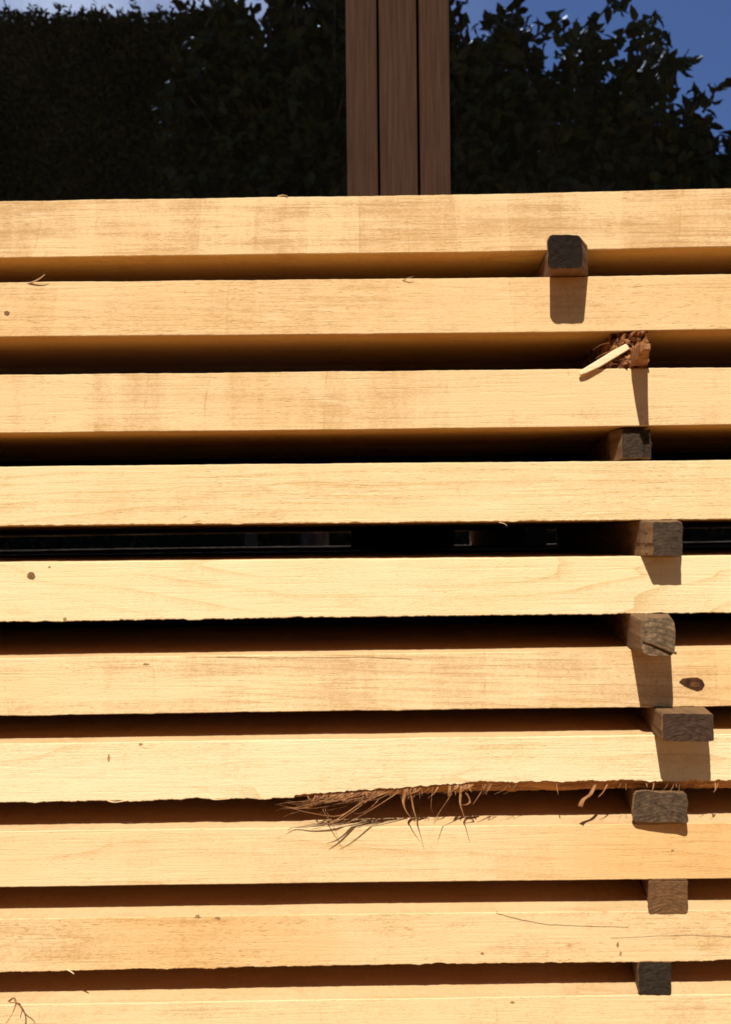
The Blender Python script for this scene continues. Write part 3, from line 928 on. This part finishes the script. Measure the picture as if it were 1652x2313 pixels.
def leaf(bm, pos, L, W, d, nrm, fold=0.25):
    d = d.normalized()
    s = d.cross(nrm)
    if s.length < 1e-3: s = d.cross(Vector((1, 0.3, 0.2)))
    s.normalize(); nn = s.cross(d)
    base = bm.verts.new(pos); tip = bm.verts.new(pos + d * L - nn * L * 0.15)
    m1 = bm.verts.new(pos + d * L * 0.45)
    l1 = bm.verts.new(pos + d * L * 0.30 + s * W * 0.5 + nn * W * fold); l2 = bm.verts.new(pos + d * L * 0.68 + s * W * 0.38 + nn * W * fold * 0.7)
    r1 = bm.verts.new(pos + d * L * 0.30 - s * W * 0.5 + nn * W * fold); r2 = bm.verts.new(pos + d * L * 0.68 - s * W * 0.38 + nn * W * fold * 0.7)
    bm.faces.new((base, m1, l1)); bm.faces.new((l1, m1, l2)); bm.faces.new((m1, tip, l2))
    bm.faces.new((base, r1, m1)); bm.faces.new((r1, r2, m1)); bm.faces.new((m1, r2, tip))

def skyline(pts):
    def f(x):
        if x <= pts[0][0]: return pts[0][1]
        for (x0, y0), (x1, y1) in zip(pts, pts[1:]):
            if x <= x1: return y0 + (y1 - y0) * (x - x0) / (x1 - x0)
        return pts[-1][1]
    return f

def rvec(rnd):
    while True:
        v = Vector((rnd.uniform(-1, 1), rnd.uniform(-1, 1), rnd.uniform(-1, 1)))
        if 0.05 < v.length < 1: return v.normalized()

def big_tree(sky_, xr, dvr, trunk_px, nleaf, label, seed, twigs):
    rnd = random.Random(seed)
    base = mirror(trunk_px, 600, sum(dvr) / 2); base.z = 0
    root = empty('leafy_tree', base)
    tag(root, label, 'tree', 'trees reflected in the windows')
    f = skyline(sky_)
    bm = bmesh.new(); bt = bmesh.new()
    top = mirror(trunk_px, 150, sum(dvr) / 2)
    tube(bt, [base, base * 0.6 + top * 0.4 + Vector((0.05, 0, 0)), top], 0.13, 0.05, 8)
    hub = base * 0.45 + top * 0.55
    k = 0; tries = 0
    while k < nleaf and tries < nleaf * 12:
        tries += 1
        px = rnd.uniform(*xr) * 1.0172
        lim = f(px / 1.0172) * 1.0172
        py = lim + (rnd.random() ** 0.75) * (760 - lim)
        if not (0 <= px <= 1652 and py < 470) and rnd.random() < 0.72: continue
        dep = py - lim
        # clumps and gaps near the outline
        cl = noise.noise(Vector((px / 90, py / 90, seed)))
        if dep < 220 and cl < -0.02 + 0.25 * (1 - dep / 220) - 0.32 * (dep / 220): continue
        dv = rnd.uniform(*dvr)
        c = mirror(px, py, dv)
        nleaves = rnd.choice((2, 3, 4))
        ax = (rvec(rnd) + Vector((0, 0, 0.5))).normalized()
        for q in range(nleaves):
            d = (ax * 0.5 + rvec(rnd) + Vector((0, 0, -0.35))).normalized()
            leaf(bm, c + ax * 0.05 * q, rnd.uniform(0.095, 0.15), rnd.uniform(0.055, 0.085), d, rvec(rnd), 0.15)
            k += 1
        if rnd.random() < 0.05:
            tube(bt, [c, c * 0.5 + hub * 0.5 + rvec(rnd) * 0.15, hub], 0.006, 0.03, 5)
    for tw in twigs:
        ps = [mirror(x * 1.0172, y * 1.0172, dvr[0] + 0.25) for x, y in tw]
        tube(bt, ps, 0.012, 0.004, 5)
        for a, c in zip(ps, ps[1:]):
            for q in range(7):
                t = rnd.random()
                leaf(bm, a.lerp(c, t), rnd.uniform(0.10, 0.15), rnd.uniform(0.055, 0.08), rvec(rnd) + Vector((0, 0, -0.5)), rvec(rnd))
    obj('crown', bm, M_leaf, root)
    obj('trunk', bt, M_bark2, root)

big_tree([(380, 60), (405, 20), (440, 0), (470, 30), (500, 25), (530, -20), (570, -120), (640, -200), (760, -190), (860, -170), (980, -40), (1015, 40)],
         (385, 1015), (6.9, 8.2), 700, 15000, 'dense dark tree reflected beside the brown window post, against the hedge', 11,
         [[(520, 40), (500, 10), (470, -15)], [(420, 45), (410, 20), (430, -10)]])
big_tree([(985, 20), (1012, -5), (1040, 0), (1060, -10), (1090, -60), (1140, -90), (1165, -20), (1185, 30), (1230, 80), (1262, 95), (1285, 60), (1300, 15), (1340, 30), (1375, 0), (1395, -40), (1420, 10), (1450, 20),
          (1478, 40), (1490, 130), (1520, 190), (1545, 215), (1570, 275), (1600, 320), (1624, 345), (1700, 330), (1900, 360), (2100, 600)],
         (985, 2100), (6.6, 8.0), 1330, 12500, 'leafy tree reflected against blue sky in the window', 23,
         [[(1280, 110), (1330, 40), (1370, -15)], [(1330, 120), (1400, 60), (1470, 40)], [(1480, 210), (1510, 140), (1530, 110)], [(1560, 250), (1590, 200), (1624, 175)],
          [(1530, 260), (1555, 210), (1545, 190)], [(1180, 90), (1220, 60), (1250, 40)], [(1560, 330), (1600, 300), (1640, 310)], [(1570, 400), (1600, 370), (1640, 350)]])

# clipped hedge
rnd = random.Random(31)
dv = 9.3
yh = 2 * G - dv
zt = mirror(200, 36 * 1.0172, dv).z
x1 = mirror(545 * 1.0172, 200, dv).x
x0 = -9.0
root = empty('clipped_hedge', ((x0 + x1) / 2, yh - 0.6, 0))
tag(root, 'tall dark hedge with a flat clipped top reflected in the window', 'hedge')
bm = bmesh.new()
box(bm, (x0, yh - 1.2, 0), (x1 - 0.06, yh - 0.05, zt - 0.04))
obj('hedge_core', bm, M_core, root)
bm = bmesh.new()
for k in range(26000):
    if rnd.random() < 0.86:
        x = rnd.uniform(mirror(-120, 200, dv).x, x1) if rnd.random() < 0.85 else rnd.uniform(x0, x1)
        z = rnd.uniform(zt - 2.4, zt) if rnd.random() < 0.8 else rnd.uniform(0.1, zt)
        p = Vector((x, yh + rnd.uniform(-0.06, 0.07), z))
    else:
        p = Vector((rnd.uniform(mirror(-120, 200, dv).x, x1), yh + rnd.uniform(-0.9, 0.03), zt + rnd.uniform(-0.05, 0.03)))
    leaf(bm, p, rnd.uniform(0.05, 0.085), rnd.uniform(0.025, 0.045), rvec(rnd), rvec(rnd))
for k in range(60):                                    # shoots that have grown out of the top
    x = mirror(rnd.uniform(-20, 520), 30, dv).x
    p = Vector((x, yh - rnd.uniform(0.0, 0.3), zt))
    hgt = rnd.uniform(0.03, 0.2)
    for q in range(int(4 + hgt * 35)):
        t = rnd.random()
        leaf(bm, p + Vector((rnd.uniform(-0.02, 0.02), 0, hgt * t)), rnd.uniform(0.05, 0.08), rnd.uniform(0.02, 0.035), rvec(rnd) + Vector((0, 0, 0.7)), rvec(rnd))
obj('foliage', bm, M_leaf2, root)

# unseen low hedge, added to block the bright horizon sky under the trees
root = empty('sky_block_hedge', (0, -13, 0))
tag(root, 'added unseen low hedge behind the trees, blocking the bright horizon sky', 'hedge')
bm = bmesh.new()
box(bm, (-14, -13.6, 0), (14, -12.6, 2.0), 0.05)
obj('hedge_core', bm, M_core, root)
bm = bmesh.new()
for k in range(5000):
    leaf(bm, Vector((rnd.uniform(-14, 14), -12.6 + rnd.uniform(-0.05, 0.1), rnd.uniform(0.02, 2.05))), rnd.uniform(0.1, 0.18), rnd.uniform(0.06, 0.1), rvec(rnd), rvec(rnd))
obj('foliage', bm, M_leaf2, root)
